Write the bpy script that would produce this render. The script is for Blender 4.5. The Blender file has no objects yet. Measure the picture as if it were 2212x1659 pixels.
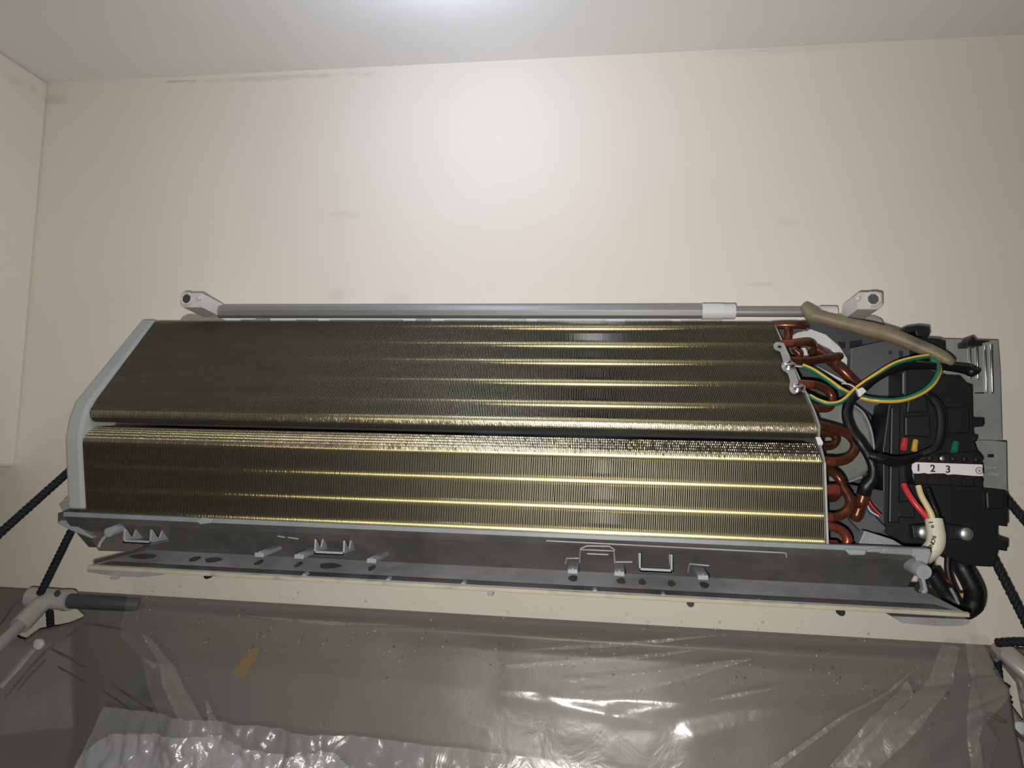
import bpy, bmesh, math, random
from mathutils import Vector, Matrix, noise
random.seed(7)
S = bpy.context.scene
COL = S.collection
V = Vector
# ------------------------------------------------------------ camera
FPX = 1533.0
yaw, pit, rol = math.radians(7.92), math.radians(5.0), math.radians(1.474)
CAM = V((0, -0.85, 2.1))
FW = V((-math.sin(yaw)*math.cos(pit), math.cos(yaw)*math.cos(pit), math.sin(pit)))
RT = V((math.cos(yaw), math.sin(yaw), 0)); UP = RT.cross(FW)
rx = RT*math.cos(rol)+UP*math.sin(rol); ux = UP*math.cos(rol)-RT*math.sin(rol)
cd = bpy.data.cameras.new('camera'); cam = bpy.data.objects.new('camera', cd); COL.objects.link(cam)
cd.sensor_width = 36; cd.lens = FPX*36/2212; cd.clip_start = .01
cam.matrix_world = Matrix.Translation(CAM) @ Matrix((rx, ux, -FW)).transposed().to_4x4()
S.camera = cam
# world: dim room ambience
w = bpy.data.worlds.new('world'); S.world = w; w.use_nodes = True
w.node_tree.nodes['Background'].inputs[0].default_value = (.8, .85, .9, 1)
w.node_tree.nodes['Background'].inputs[1].default_value = .05
# phone flash beside the lens
def lamp(name, typ, loc, energy, color, **k):
    l = bpy.data.lights.new(name, typ); l.energy = energy; l.color = color
    for a, b in k.items(): setattr(l, a, b)
    o = bpy.data.objects.new(name, l); o.location = loc; COL.objects.link(o); return o
fl = lamp('flash_light', 'SPOT', (-.02, -.86, 2.072), 18.8, (1, .95, .86), shadow_soft_size=.006, spot_size=math.radians(140), spot_blend=1.0)
fl.rotation_euler = V((-.07, 1, .05)).to_track_quat('-Z', 'Y').to_euler()
lamp('added_glow_light', 'POINT', (-.175, -.235, 2.545), 1.7, (.62, .72, 1), shadow_soft_size=.02)  # added light: bluish glow on ceiling and upper wall
vs = S.view_settings
vs.view_transform = 'Standard'; vs.look = 'None'; vs.exposure = 0.0; vs.gamma = 1.0
vs.use_curve_mapping = False
S.cycles.max_bounces = 8; S.cycles.glossy_bounces = 5; S.cycles.transparent_max_bounces = 12
S.cycles.use_denoising = True

# ------------------------------------------------------------ helpers
def ray(px, py): return FW + rx*((px-1106)/FPX) - ux*((py-829.5)/FPX)
def P(px, py, Y):
    d = ray(px, py); return CAM + d*((Y-CAM.y)/d.y)
def PN(px, py, pt, n):
    d = ray(px, py); return CAM + d*((pt-CAM).dot(n)/d.dot(n))
def proj(p):
    d = p-CAM; w_ = d.dot(FW); return 1106+FPX*d.dot(rx)/w_, 829.5-FPX*d.dot(ux)/w_
def W(*a): return [P(*q) for q in a]          # list of (px,py,Y)

class MB:
    def __init__(s): s.v = []; s.f = []; s.m = []; s.s = []
    def add(s, vs, fs, mi=0, smooth=False):
        b = len(s.v); s.v += [V(v) for v in vs]
        for f in fs: s.f.append([b+i for i in f]); s.m.append(mi); s.s.append(smooth)
        return s
    def box(s, a, b, mi=0):
        x0, y0, z0 = a; x1, y1, z1 = b
        s.add([(x0,y0,z0),(x1,y0,z0),(x1,y1,z0),(x0,y1,z0),(x0,y0,z1),(x1,y0,z1),(x1,y1,z1),(x0,y1,z1)],
              [(0,3,2,1),(4,5,6,7),(0,1,5,4),(1,2,6,5),(2,3,7,6),(3,0,4,7)], mi); return s
    def prism(s, pts, ext, mi=0):
        n = len(pts); e = V(ext); pts = [V(p) for p in pts]
        nrm = sum(((pts[i]-pts[0]).cross(pts[(i+1) % n]-pts[0]) for i in range(n)), V())
        if nrm.dot(e) > 0: pts.reverse()
        s.add(pts+[p+e for p in pts], [tuple(range(n)), tuple(range(2*n-1, n-1, -1))] +
              [(i, i+n, (i+1) % n+n, (i+1) % n) for i in range(n)], mi); return s
    def tube(s, path, r, n=12, mi=0, caps=True, smooth=True, flat=None, two=None, sub=0, round_end=False):
        path = [V(p) for p in path]
        rr = list(r) if isinstance(r, (list, tuple)) else [r]*len(path)
        if sub:
            np_, nr = [], []
            for i in range(len(path)-1):
                p0, p1, p2, p3 = path[max(i-1,0)], path[i], path[i+1], path[min(i+2,len(path)-1)]
                for k in range(sub):
                    t = k/sub
                    np_.append(.5*((2*p1)+(p2-p0)*t+(2*p0-5*p1+4*p2-p3)*t*t+(3*p1-p0-3*p2+p3)*t**3))
                    nr.append(rr[i]*(1-t)+rr[i+1]*t)
            np_.append(path[-1]); nr.append(rr[-1]); path, rr = np_, nr
        if round_end:
            a, b = path[0], path[-1]; da = (path[0]-path[1]).normalized(); db = (path[-1]-path[-2]).normalized()
            ra, rb = rr[0], rr[-1]
            path = [a+da*ra*.95, a+da*ra*.7]+path+[b+db*rb*.7, b+db*rb*.95]
            rr = [ra*.3, ra*.75]+rr+[rb*.75, rb*.3]
        N = len(path); up = V((0, -1, .01)).normalized(); rings = []
        prev = None
        for i, p in enumerate(path):
            t = (path[min(i+1, N-1)]-path[max(i-1, 0)]).normalized()
            if prev is None:
                a = up if abs(t.dot(up)) < .9 else V((0, 0, 1))
                u = (a-t*a.dot(t)).normalized()
            else:
                u = (prev-t*prev.dot(t)).normalized()
            prev = u; v = t.cross(u)
            rings.append([p+(u*math.cos(2*math.pi*k/n)*(flat or 1)+v*math.sin(2*math.pi*k/n))*rr[i] for k in range(n)])
        b = len(s.v)
        for R_ in rings: s.v += R_
        for i in range(N-1):
            for k in range(n):
                k2 = (k+1) % n
                s.f.append([b+i*n+k, b+i*n+k2, b+(i+1)*n+k2, b+(i+1)*n+k]); s.s.append(smooth)
                s.m.append(mi if not two else (two if k < n*.42 else mi))
        if caps:
            c0 = len(s.v); s.v += [V(p) for p in rings[0]]+[V(p) for p in rings[-1]]
            s.f.append([c0+k for k in range(n)][::-1]); s.m.append(mi); s.s.append(False)
            s.f.append([c0+n+k for k in range(n)]); s.m.append(mi); s.s.append(False)
        return s
    def dome(s, c, axis, r, h, n=20, k=6, mi=0):
        c = V(c); ax = V(axis).normalized(); a = V((0,0,1)) if abs(ax.z) < .9 else V((1,0,0))
        u = (a-ax*a.dot(ax)).normalized(); v = ax.cross(u); b = len(s.v)
        for j in range(k):
            t = j/k*math.pi/2
            for i in range(n):
                q = 2*math.pi*i/n
                s.v.append(c+(u*math.cos(q)+v*math.sin(q))*r*math.cos(t)+ax*h*math.sin(t))
        s.v.append(c+ax*h); top = len(s.v)-1
        for j in range(k-1):
            for i in range(n):
                i2 = (i+1) % n
                s.f.append([b+j*n+i, b+j*n+i2, b+(j+1)*n+i2, b+(j+1)*n+i]); s.m.append(mi); s.s.append(True)
        for i in range(n):
            s.f.append([b+(k-1)*n+i, b+(k-1)*n+(i+1) % n, top]); s.m.append(mi); s.s.append(True)
        s.f.append([b+i for i in range(n)][::-1]); s.m.append(mi); s.s.append(False)
        return s
    def grid(s, fn, nu, nv, mi=0, keep=None):
        b = len(s.v)
        for j in range(nv+1):
            for i in range(nu+1): s.v.append(V(fn(i/nu, j/nv)))
        for j in range(nv):
            for i in range(nu):
                if keep and not keep((i+.5)/nu, (j+.5)/nv): continue
                s.f.append([b+j*(nu+1)+i, b+j*(nu+1)+i+1, b+(j+1)*(nu+1)+i+1, b+(j+1)*(nu+1)+i]); s.m.append(mi); s.s.append(True)
        return s
    def build(s, name, mats, parent=None, bevel=0, loc=None, solid=0, segs=2):
        root = V((0, 0, 0)); p = parent
        while p is not None: root += p.location; p = p.parent
        if parent is None:
            xs = [v.x for v in s.v]; ys = [v.y for v in s.v]; zs = [v.z for v in s.v]
            root = V(((min(xs)+max(xs))/2, (min(ys)+max(ys))/2, min(zs)))
        me = bpy.data.meshes.new(name); me.from_pydata([v-root for v in s.v], [], s.f); me.update()
        if not isinstance(mats, (list, tuple)): mats = [mats]
        for m in mats: me.materials.append(m)
        for i, pl in enumerate(me.polygons): pl.material_index = s.m[i]; pl.use_smooth = s.s[i]
        o = bpy.data.objects.new(name, me); COL.objects.link(o)
        if parent: o.parent = parent
        else: o.location = root
        if solid:
            md = o.modifiers.new('solid', 'SOLIDIFY'); md.thickness = solid; md.offset = 0
        if bevel:
            md = o.modifiers.new('bevel', 'BEVEL'); md.width = bevel; md.segments = segs; md.limit_method = 'ANGLE'; md.angle_limit = math.radians(40)
        return o
def tag(o, label, cat=None, group=None, kind=None):
    if label: o['label'] = label
    if cat: o['category'] = cat
    if group: o['group'] = group
    if kind: o['kind'] = kind
    return o
def thing(name, loc, label, cat, group=None):
    o = bpy.data.objects.new(name, None); COL.objects.link(o); o.location = loc; o.empty_display_size = .02
    return tag(o, label, cat, group)

# ------------------------------------------------------------ materials
def mat(name, col, rough=.5, metal=0.0, var=0.0, vscale=30, bump=0.0, bscale=200, spec=.5, dirt=None, dscale=12, stretch=None, dlo=.5, coat=0, trans=0, rvar=0.0):
    m = bpy.data.materials.new(name); m.use_nodes = True; nt = m.node_tree; N = nt.nodes; L = nt.links
    b = N['Principled BSDF']
    b.inputs['Base Color'].default_value = (*col, 1); b.inputs['Roughness'].default_value = rough
    b.inputs['Metallic'].default_value = metal; b.inputs['Specular IOR Level'].default_value = spec
    b.inputs['Coat Weight'].default_value = coat; b.inputs['Transmission Weight'].default_value = trans
    tc = N.new('ShaderNodeTexCoord'); mp = N.new('ShaderNodeMapping'); L.new(tc.outputs['Object'], mp.inputs[0])
    if stretch: mp.inputs['Scale'].default_value = stretch
    col_out = None
    if var or dirt:
        n = N.new('ShaderNodeTexNoise'); n.inputs['Scale'].default_value = vscale; n.inputs['Detail'].default_value = 5
        L.new(mp.outputs[0], n.inputs[0])
        r = N.new('ShaderNodeMapRange'); r.inputs[1].default_value = .3; r.inputs[2].default_value = .7
        r.inputs[3].default_value = 1-var; r.inputs[4].default_value = 1+var; L.new(n.outputs[0], r.inputs[0])
        mx = N.new('ShaderNodeVectorMath'); mx.operation = 'SCALE'; mx.inputs[0].default_value = col; L.new(r.outputs[0], mx.inputs['Scale'])
        col_out = mx.outputs[0]
        if dirt:
            n2 = N.new('ShaderNodeTexNoise'); n2.inputs['Scale'].default_value = dscale; n2.inputs['Detail'].default_value = 6
            L.new(mp.outputs[0], n2.inputs[0])
            r2 = N.new('ShaderNodeMapRange'); r2.inputs[1].default_value = dlo; r2.inputs[2].default_value = dlo+.15; L.new(n2.outputs[0], r2.inputs[0])
            mc = N.new('ShaderNodeMix'); mc.data_type = 'RGBA'; L.new(r2.outputs[0], mc.inputs[0]); L.new(col_out, mc.inputs[6]); mc.inputs[7].default_value = (*dirt, 1)
            col_out = mc.outputs[2]
            if rvar:
                r3 = N.new('ShaderNodeMapRange'); r3.inputs[3].default_value = rough; r3.inputs[4].default_value = rough+rvar
                L.new(r2.outputs[0], r3.inputs[0]); L.new(r3.outputs[0], b.inputs['Roughness'])
        L.new(col_out, b.inputs['Base Color'])
    if bump:
        n = N.new('ShaderNodeTexNoise'); n.inputs['Scale'].default_value = bscale; n.inputs['Detail'].default_value = 3
        L.new(mp.outputs[0], n.inputs[0]); bp = N.new('ShaderNodeBump'); bp.inputs['Strength'].default_value = bump
        bp.inputs['Distance'].default_value = .001; L.new(n.outputs[0], bp.inputs['Height']); L.new(bp.outputs[0], b.inputs['Normal'])
    m['b'] = 1
    return m
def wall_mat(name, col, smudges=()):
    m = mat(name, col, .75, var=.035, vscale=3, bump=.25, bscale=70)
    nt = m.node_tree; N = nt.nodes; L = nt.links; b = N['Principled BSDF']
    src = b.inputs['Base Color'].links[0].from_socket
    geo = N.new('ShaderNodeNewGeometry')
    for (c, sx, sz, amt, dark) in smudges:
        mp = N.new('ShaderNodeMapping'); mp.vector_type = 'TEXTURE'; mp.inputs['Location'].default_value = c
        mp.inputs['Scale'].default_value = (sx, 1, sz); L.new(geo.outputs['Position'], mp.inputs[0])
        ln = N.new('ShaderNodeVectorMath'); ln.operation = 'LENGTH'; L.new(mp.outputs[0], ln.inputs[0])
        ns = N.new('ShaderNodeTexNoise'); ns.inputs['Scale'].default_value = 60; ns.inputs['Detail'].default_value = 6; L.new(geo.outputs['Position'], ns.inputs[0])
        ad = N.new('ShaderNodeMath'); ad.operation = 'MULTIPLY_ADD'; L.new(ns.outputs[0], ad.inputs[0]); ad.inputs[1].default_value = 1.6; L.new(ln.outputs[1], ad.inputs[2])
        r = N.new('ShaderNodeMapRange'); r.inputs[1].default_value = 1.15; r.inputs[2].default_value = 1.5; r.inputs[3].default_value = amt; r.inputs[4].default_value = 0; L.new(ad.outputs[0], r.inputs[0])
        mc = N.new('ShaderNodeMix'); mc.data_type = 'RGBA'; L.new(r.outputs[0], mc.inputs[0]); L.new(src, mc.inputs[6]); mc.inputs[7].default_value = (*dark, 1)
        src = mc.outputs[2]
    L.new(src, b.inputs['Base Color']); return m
def add_smudges(m, smudges):
    nt = m.node_tree; N = nt.nodes; L = nt.links; b = N['Principled BSDF']
    src = b.inputs['Base Color'].links[0].from_socket
    geo = N.new('ShaderNodeNewGeometry')
    for (c, sx, sz, amt, dark) in smudges:
        mp = N.new('ShaderNodeMapping'); mp.vector_type = 'TEXTURE'; mp.inputs['Location'].default_value = c
        mp.inputs['Scale'].default_value = (sx, 1, sz); L.new(geo.outputs['Position'], mp.inputs[0])
        ln = N.new('ShaderNodeVectorMath'); ln.operation = 'LENGTH'; L.new(mp.outputs[0], ln.inputs[0])
        ns = N.new('ShaderNodeTexNoise'); ns.inputs['Scale'].default_value = 30; ns.inputs['Detail'].default_value = 5; L.new(geo.outputs['Position'], ns.inputs[0])
        ad = N.new('ShaderNodeMath'); ad.operation = 'MULTIPLY_ADD'; L.new(ns.outputs[0], ad.inputs[0]); ad.inputs[1].default_value = .8; L.new(ln.outputs[1], ad.inputs[2])
        r = N.new('ShaderNodeMapRange'); r.interpolation_type = 'SMOOTHSTEP'; r.inputs[1].default_value = .5; r.inputs[2].default_value = 1.5; r.inputs[3].default_value = amt; r.inputs[4].default_value = 0; L.new(ad.outputs[0], r.inputs[0])
        mc = N.new('ShaderNodeMix'); mc.data_type = 'RGBA'; L.new(r.outputs[0], mc.inputs[0]); L.new(src, mc.inputs[6]); mc.inputs[7].default_value = (*dark, 1)
        src = mc.outputs[2]
    L.new(src, b.inputs['Base Color'])
def sheet_mat(name, col, alpha, rough, bump, bscale, stretch=(1, 1, 1), gloss=.9, haze=0.0):
    m = bpy.data.materials.new(name); m.use_nodes = True; nt = m.node_tree; N = nt.nodes; L = nt.links
    b = N['Principled BSDF']; b.inputs['Base Color'].default_value = (*col, 1); b.inputs['Roughness'].default_value = rough
    b.inputs['Specular IOR Level'].default_value = gloss
    tc = N.new('ShaderNodeTexCoord'); mp = N.new('ShaderNodeMapping'); mp.inputs['Scale'].default_value = stretch; L.new(tc.outputs['Object'], mp.inputs[0])
    n = N.new('ShaderNodeTexNoise'); n.inputs['Scale'].default_value = bscale; n.inputs['Detail'].default_value = 4; n.inputs['Distortion'].default_value = .6
    L.new(mp.outputs[0], n.inputs[0]); bp = N.new('ShaderNodeBump'); bp.inputs['Strength'].default_value = bump; bp.inputs['Distance'].default_value = .004
    L.new(n.outputs[0], bp.inputs['Height']); L.new(bp.outputs[0], b.inputs['Normal'])
    tr = N.new('ShaderNodeBsdfTransparent'); mx = N.new('ShaderNodeMixShader'); gl = N.new('ShaderNodeBsdfGlossy'); gl.inputs[1].default_value = rough
    L.new(bp.outputs[0], gl.inputs['Normal'])
    lw = N.new('ShaderNodeLayerWeight'); L.new(bp.outputs[0], lw.inputs['Normal'])
    pw = N.new('ShaderNodeMath'); pw.operation = 'POWER'; L.new(lw.outputs['Facing'], pw.inputs[0]); pw.inputs[1].default_value = 4
    fr = N.new('ShaderNodeMath'); fr.operation = 'MULTIPLY_ADD'; L.new(pw.outputs[0], fr.inputs[0]); fr.inputs[1].default_value = .4; fr.inputs[2].default_value = .035
    mx.inputs[0].default_value = alpha; L.new(tr.outputs[0], mx.inputs[1]); L.new(b.outputs[0], mx.inputs[2])
    m2 = N.new('ShaderNodeMixShader'); L.new(fr.outputs[0], m2.inputs[0]); L.new(mx.outputs[0], m2.inputs[1]); L.new(gl.outputs[0], m2.inputs[2])
    L.new(m2.outputs[0], N['Material Output'].inputs[0]); return m

def wp(px, py): q = P(px, py, 0); return (q.x, q.y, q.z)
M = {}
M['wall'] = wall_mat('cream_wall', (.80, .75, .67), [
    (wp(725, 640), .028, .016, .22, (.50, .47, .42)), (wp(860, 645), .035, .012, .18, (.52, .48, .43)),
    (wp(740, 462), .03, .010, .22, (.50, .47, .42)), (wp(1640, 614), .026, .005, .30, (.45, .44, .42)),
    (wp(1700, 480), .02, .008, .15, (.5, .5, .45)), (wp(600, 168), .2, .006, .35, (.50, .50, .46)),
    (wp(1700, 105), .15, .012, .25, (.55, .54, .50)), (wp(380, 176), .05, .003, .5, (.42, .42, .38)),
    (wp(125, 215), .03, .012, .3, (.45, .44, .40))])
M['ceil'] = wall_mat('ceiling_paint', (.86, .86, .85))
M['fin'] = mat('gold_coated_fin', (.38, .36, .27), .48, 1.0, var=.10, vscale=18, stretch=(1, 6, 6))
M['tube_gold'] = mat('gold_tube_collar', (.95, .82, .42), .33, 1.0, var=.06, vscale=25)
M['foam'] = mat('pale_foam', (.40, .43, .425), .9, var=.10, vscale=14, bump=.3, bscale=260)
M['bare'] = mat('bare_fin_edge', (.74, .68, .54), .38, 1.0, var=.15, vscale=60)
M['plate'] = mat('zinc_plate', (.55, .58, .60), .42, .75, var=.12, vscale=60)
M['galv'] = mat('galvanised_steel', (.42, .44, .43), .5, .55, var=.10, vscale=40, bump=.15, bscale=150)
M['copper'] = mat('tarnished_copper', (.13, .042, .022), .28, .55, var=.4, vscale=90, dirt=(.26, .09, .03), dscale=55, dlo=.56, coat=.5)
M['copper_red'] = mat('brazed_copper', (.26, .06, .04), .33, .5, var=.2, vscale=90, coat=.5)
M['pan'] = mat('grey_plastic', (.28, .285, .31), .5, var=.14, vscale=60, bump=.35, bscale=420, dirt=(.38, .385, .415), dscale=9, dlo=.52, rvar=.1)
M['pan_dark'] = mat('dark_pan_plastic', (.078, .076, .076), .38, var=.18, vscale=50, bump=.25, bscale=300, dirt=(.11, .105, .103), dscale=14, dlo=.5)  # darker pan plastic for wall, ears, wet band and shelf patches
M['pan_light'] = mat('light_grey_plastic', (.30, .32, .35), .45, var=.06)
M['rail'] = mat('grey_rail', (.24, .27, .29), .45, var=.08, vscale=60)
M['strip'] = mat('aged_cream_strip', (.42, .39, .31), .6, var=.10, vscale=50, dirt=(.28, .26, .20), dscale=60, dlo=.58)
M['black'] = mat('black_plastic', (.006, .008, .010), .5, var=.2, vscale=40, bump=.1)
M['black_soft'] = mat('black_rubber', (.005, .006, .009), .45, var=.2, vscale=60, bump=.3, bscale=300)
M['dark_rib'] = mat('dark_moulding', (.009, .009, .010), .5)
M['steelgrey'] = mat('painted_grey_metal', (.115, .13, .14), .5, .3, var=.08, vscale=50)
M['casing'] = mat('grey_fan_casing', (.20, .21, .205), .55, var=.10, vscale=25, dirt=(.12, .125, .125), dscale=14)
M['casing2'] = mat('dark_grey_chassis', (.055, .062, .068), .55, var=.12, vscale=20)
M['white'] = mat('white_plastic', (.62, .60, .59), .45, var=.05, vscale=60, dirt=(.42, .36, .33), dscale=90, dlo=.62)
M['nylon'] = mat('nylon_white', (.68, .70, .71), .4, var=.03)
M['alu'] = mat('brushed_aluminium', (.30, .30, .30), .5, .5, var=.12, vscale=40, stretch=(.15, 1, 1), bump=.2, bscale=60)
M['tan'] = mat('dirty_tan_sleeve', (.22, .175, .115), .5, var=.18, vscale=40, dirt=(.07, .075, .045), dscale=20, dlo=.55, bump=.3)
M['yellow'] = mat('yellow_insulation', (.72, .46, .06), .35)
M['green'] = mat('green_insulation', (.015, .17, .10), .35)
M['red'] = mat('red_insulation', (.62, .045, .055), .35)
M['cream'] = mat('cream_insulation', (.68, .58, .34), .4)
M['blue'] = mat('blue_insulation', (.02, .05, .25), .4)
M['sheath'] = mat('off_white_sheath', (.66, .62, .52), .5, var=.08, vscale=50, dirt=(.5, .42, .26), dscale=25, dlo=.62)
M['label'] = mat('white_label', (.80, .78, .80), .45, var=.03)
M['ink'] = mat('dark_ink', (.03, .025, .05), .6)
M['ink_grey'] = mat('pale_print', (.42, .44, .44), .6)
M['chrome'] = mat('screw_steel', (.72, .72, .72), .25, 1.0)
M['bolt'] = mat('dull_bolt', (.70, .70, .70), .42, .9, var=.05)
M['rope'] = mat('navy_rope', (.007, .010, .022), .7, bump=1.0, bscale=350)
M['tape'] = mat('brown_tape', (.27, .18, .07), .4, var=.12, vscale=60, dirt=(.25, .15, .04), dscale=60)
M['ytape'] = mat('yellow_tape', (.60, .36, .06), .5, var=.1)
M['pole'] = mat('grey_pole', (.50, .50, .49), .4, .1, var=.06)
M['tarp'] = mat('grey_brown_tarp', (.168, .158, .146), .42, var=.14, vscale=7, bump=.25, bscale=60, dirt=(.152, .154, .146), dscale=5, rvar=.1)
def tp3(px, py): q = P(px, py, -.07); return tuple(q)
add_smudges(M['tarp'], [(tp3(1080, 1402), .055, .014, .55, (.07, .055, .05)), (tp3(930, 1410), .09, .018, .35, (.09, .07, .06)), (tp3(1080, 1480), .014, .06, .5, (.085, .072, .062)), (tp3(1042, 1590), .009, .022, .55, (.06, .052, .045)), (tp3(1240, 1395), .10, .010, .3, (.09, .08, .07)), (tp3(300, 1510), .02, .012, .5, (.07, .065, .055)), (tp3(430, 1370), .12, .02, .25, (.20, .165, .14)), (tp3(650, 1480), .12, .02, .25, (.21, .18, .15))])
M['seam'] = mat('dirty_seam', (.12, .11, .098), .6, var=.3, vscale=60)
M['pale_band'] = mat('pale_hem_band', (.36, .36, .36), .5, var=.15, vscale=60)
M['clear'] = sheet_mat('clear_plastic', (.75, .75, .75), .06, .24, .3, 26, (1, 1, 1))
M['double'] = sheet_mat('doubled_streak_plastic', (.80, .79, .77), .11, .36, .5, 60, (1, 1, 1))
M['liner'] = sheet_mat('pale_plastic', (.70, .70, .73), .17, .28, .9, 30, (1, 1, 1))
M['lens'] = bpy.data.materials.new('added_lamp_led'); M['lens'].use_nodes = True
_b = M['lens'].node_tree.nodes['Principled BSDF']; _b.inputs['Emission Color'].default_value = (.75, .84, 1, 1); _b.inputs['Emission Strength'].default_value = 6
M['water'] = mat('water_drop', (.9, .9, .9), .05, trans=.8, spec=1)

# ------------------------------------------------------------ room
ZC = 2.587
def struct(name, mb, m, **k): o = mb.build(name, m, **k); o['kind'] = 'structure'; return o
struct('floor', MB().box((-1.4, -3.6, -.05), (2.0, .1, 0)), mat('floor_tiles', (.16, .145, .13), .5, var=.1, vscale=4))
struct('ceiling', MB().box((-1.4, -3.6, ZC), (2.0, .1, ZC+.05)), M['ceil'])
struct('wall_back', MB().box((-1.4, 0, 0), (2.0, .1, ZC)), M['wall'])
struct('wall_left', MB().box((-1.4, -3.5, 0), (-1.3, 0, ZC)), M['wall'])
M['far_wall'] = mat('far_wall_paint', (.36, .34, .31), .8)
struct('wall_right', MB().box((1.9, -3.5, 0), (2.0, 0, ZC)), M['far_wall'])
struct('wall_front', MB().box((-1.4, -3.6, 0), (2.0, -3.5, ZC)), M['far_wall'])
struct('trim_1', MB().box((-1.3, -1.3, 2.056), (-.780, 0, ZC)), M['wall'], bevel=.004)
# added lamp, out of view above, put in for the bluish ceiling glow
cl = thing('added_glow_lamp', (-.17, -.27, 2.54), 'added small round lamp, out of view above the air conditioner, for a bluish glow on the ceiling', 'ceiling lamp')
MB().tube([(-.17, -.27, ZC), (-.17, -.27, ZC-.035)], .05, 32).build('added_lamp_housing', M['white'], cl, bevel=.003)
MB().tube([(-.17, -.27, ZC-.035), (-.17, -.27, ZC-.040)], .042, 32).build('added_lamp_lens', M['lens'], cl)

# ------------------------------------------------------------ air conditioner
ac = thing('air_conditioner', (-.17, -.10, 1.955), 'opened wall-mounted air conditioner with exposed gold fin coil, copper bends and black wiring box', 'air conditioner')
# fin stack geometry: X limits change a little with height
YT, ZT = -.045, 2.243
a1, b1 = P(335, 697, YT), P(1670, 694, YT); a2, b2 = P(195, 900, -.168), P(1765, 925, -.168); a3, b3 = P(187, 1097, -.180), P(1782, 1172, -.180)
Z3 = (a3.z+b3.z)/2
def XLR(z):
    if z > 2.12: t = (z-2.12)/(ZT-2.12); return a2.x+(a1.x-a2.x)*t, b2.x+(b1.x-b2.x)*t
    t = (2.12-z)/(2.12-Z3); return a2.x+(a3.x-a2.x)*t, b2.x+(b3.x-b2.x)*t
up_prof = [(-.024, 2.240), (-.035, 2.246), (-.046, 2.243), (-.1555, 2.1402)]+[(-.160-.0085*math.cos(a), 2.1225+.0085*math.sin(a)) for a in [math.radians(q) for q in (50, 35, 20, 8, -5, -20, -38, -58, -80)]]+[(-.150, 2.1165), (-.140, 2.123)]
lo_prof = [(-.135, 2.102), (-.150, 2.1095), (-.157, 2.1100), (-.163, 2.1080), (-.170, 2.1045), (-.176, 2.1000), (-.1800, 2.0950), (-.181, 2.090), (-.180, Z3-.012), (-.155, Z3-.012)]
NF = 440
def fin_pack(name, prof, front_idx):
    mb = MB(); th = .00028
    for i in range(NF):
        u = i/(NF-1)
        bent = 0
        jit = random.gauss(0, .00005)
        ring = []
        for (y, z) in prof:
            l, r_ = XLR(z); x = l+(r_-l-th)*u+jit
            ring.append(V((x, y, z)))
        n = len(ring); e = V((th, 0, 0))
        mb.add(ring+[p+e for p in ring], [tuple(range(n)), tuple(range(2*n-1, n-1, -1))]+[(k, k+n, (k+1) % n+n, (k+1) % n) for k in range(n)], 0, False)
    return mb.build(name, M['fin'], ac)
fin_pack('upper_fin_pack', up_prof, 2)['label'] = 'sloping upper fin pack'
fin_pack('lower_fin_pack', lo_prof, 3)['label'] = 'upright lower fin pack'
# horizontal refrigerant tubes seen between the fins
sn = V((0, -.108, .115)).normalized(); sp = V((0, -.045, 2.243))
tubes = []
for py in (703, 741, 779, 824, 871): q = PN(1450, py, sp-sn*.0026, sn); tubes.append((q.y, q.z))
q = P(1450, 918, -.168); tubes.append((q.y+.003, q.z+.0005))
for py in (987, 1045, 1103, 1157): q = P(1450, py, -.1780); tubes.append((q.y, q.z))
for (y, z) in tubes:
    l, r_ = XLR(z)
    c = V((0, y, z)) - (sn*.0050 if z > 2.13 else V((0, -.0050, 0)))
    MB().tube([(l+.002, c.y, c.z), (r_-.0005, c.y, c.z)], .0050, 28).build('coil_tube', M['tube_gold'], ac)
# fin edges bent over along the nose and the upper bevel
def flaps(name, rows, wfun, i0=0, mats=(M['bare'], M['tube_gold'])):
    mb = MB(); rf = random.Random(5)
    for i in range(NF-1):
        if i < i0: continue
        u = i/(NF-1); wd = wfun(u); g = 0; dy = rf.gauss(0, .00015)
        pts = []
        for k, (y, z) in enumerate(rows):
            l, r_ = XLR(z); x = l+(r_-l)*u; pts.append((V((x, y+dy, z)), V((x+wd, y+dy+rf.gauss(0, .00006), z))))
        pxc = proj(pts[len(pts)//2][0])[0]
        if name == 'bent_fin_edges' and (1192 < pxc < 1238 or 1356 < pxc < 1400): g = 1
        vs_ = [p for pr in pts for p in pr]
        mb.add(vs_, [(2*k, 2*k+1, 2*k+3, 2*k+2) for k in range(len(pts)-1)], g)
    return mb.build(name, list(mats), ac, solid=.00012)
rows = []
N_ = 6
for k in range(N_):
    t = k/N_; y = -.1572-.0225*t**.9; z = 2.1098-.0150*t**1.15
    t2 = (k+1)/N_; y2 = -.1572-.0225*t2**.9; z2 = 2.1098-.0150*t2**1.15
    rows += [(y-.0006, z), (y2-.0006, z-(z-z2)*.35)]
rows.append((rows[-1][0], 2.0935))
flaps('bent_fin_edges', rows, lambda u: .00115-.0008*max(0, min(1, (u-.45)/.3)))
flaps('nose_fin_edges', [(-.160-.0089*math.cos(a), 2.1225+.0089*math.sin(a)) for a in [math.radians(q) for q in (26, 16, 6, -4, -14, -24)]], lambda u: .00085)
# dark back pan behind the coil
MB().prism([(-.585, -.012, 2.225), (-.585, -.060, 2.15), (-.585, -.10, 2.10), (-.585, -.10, 2.0), (-.585, -.012, 2.0)], (.785, 0, 0)).build('rear_housing', M['casing2'], ac)
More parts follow.
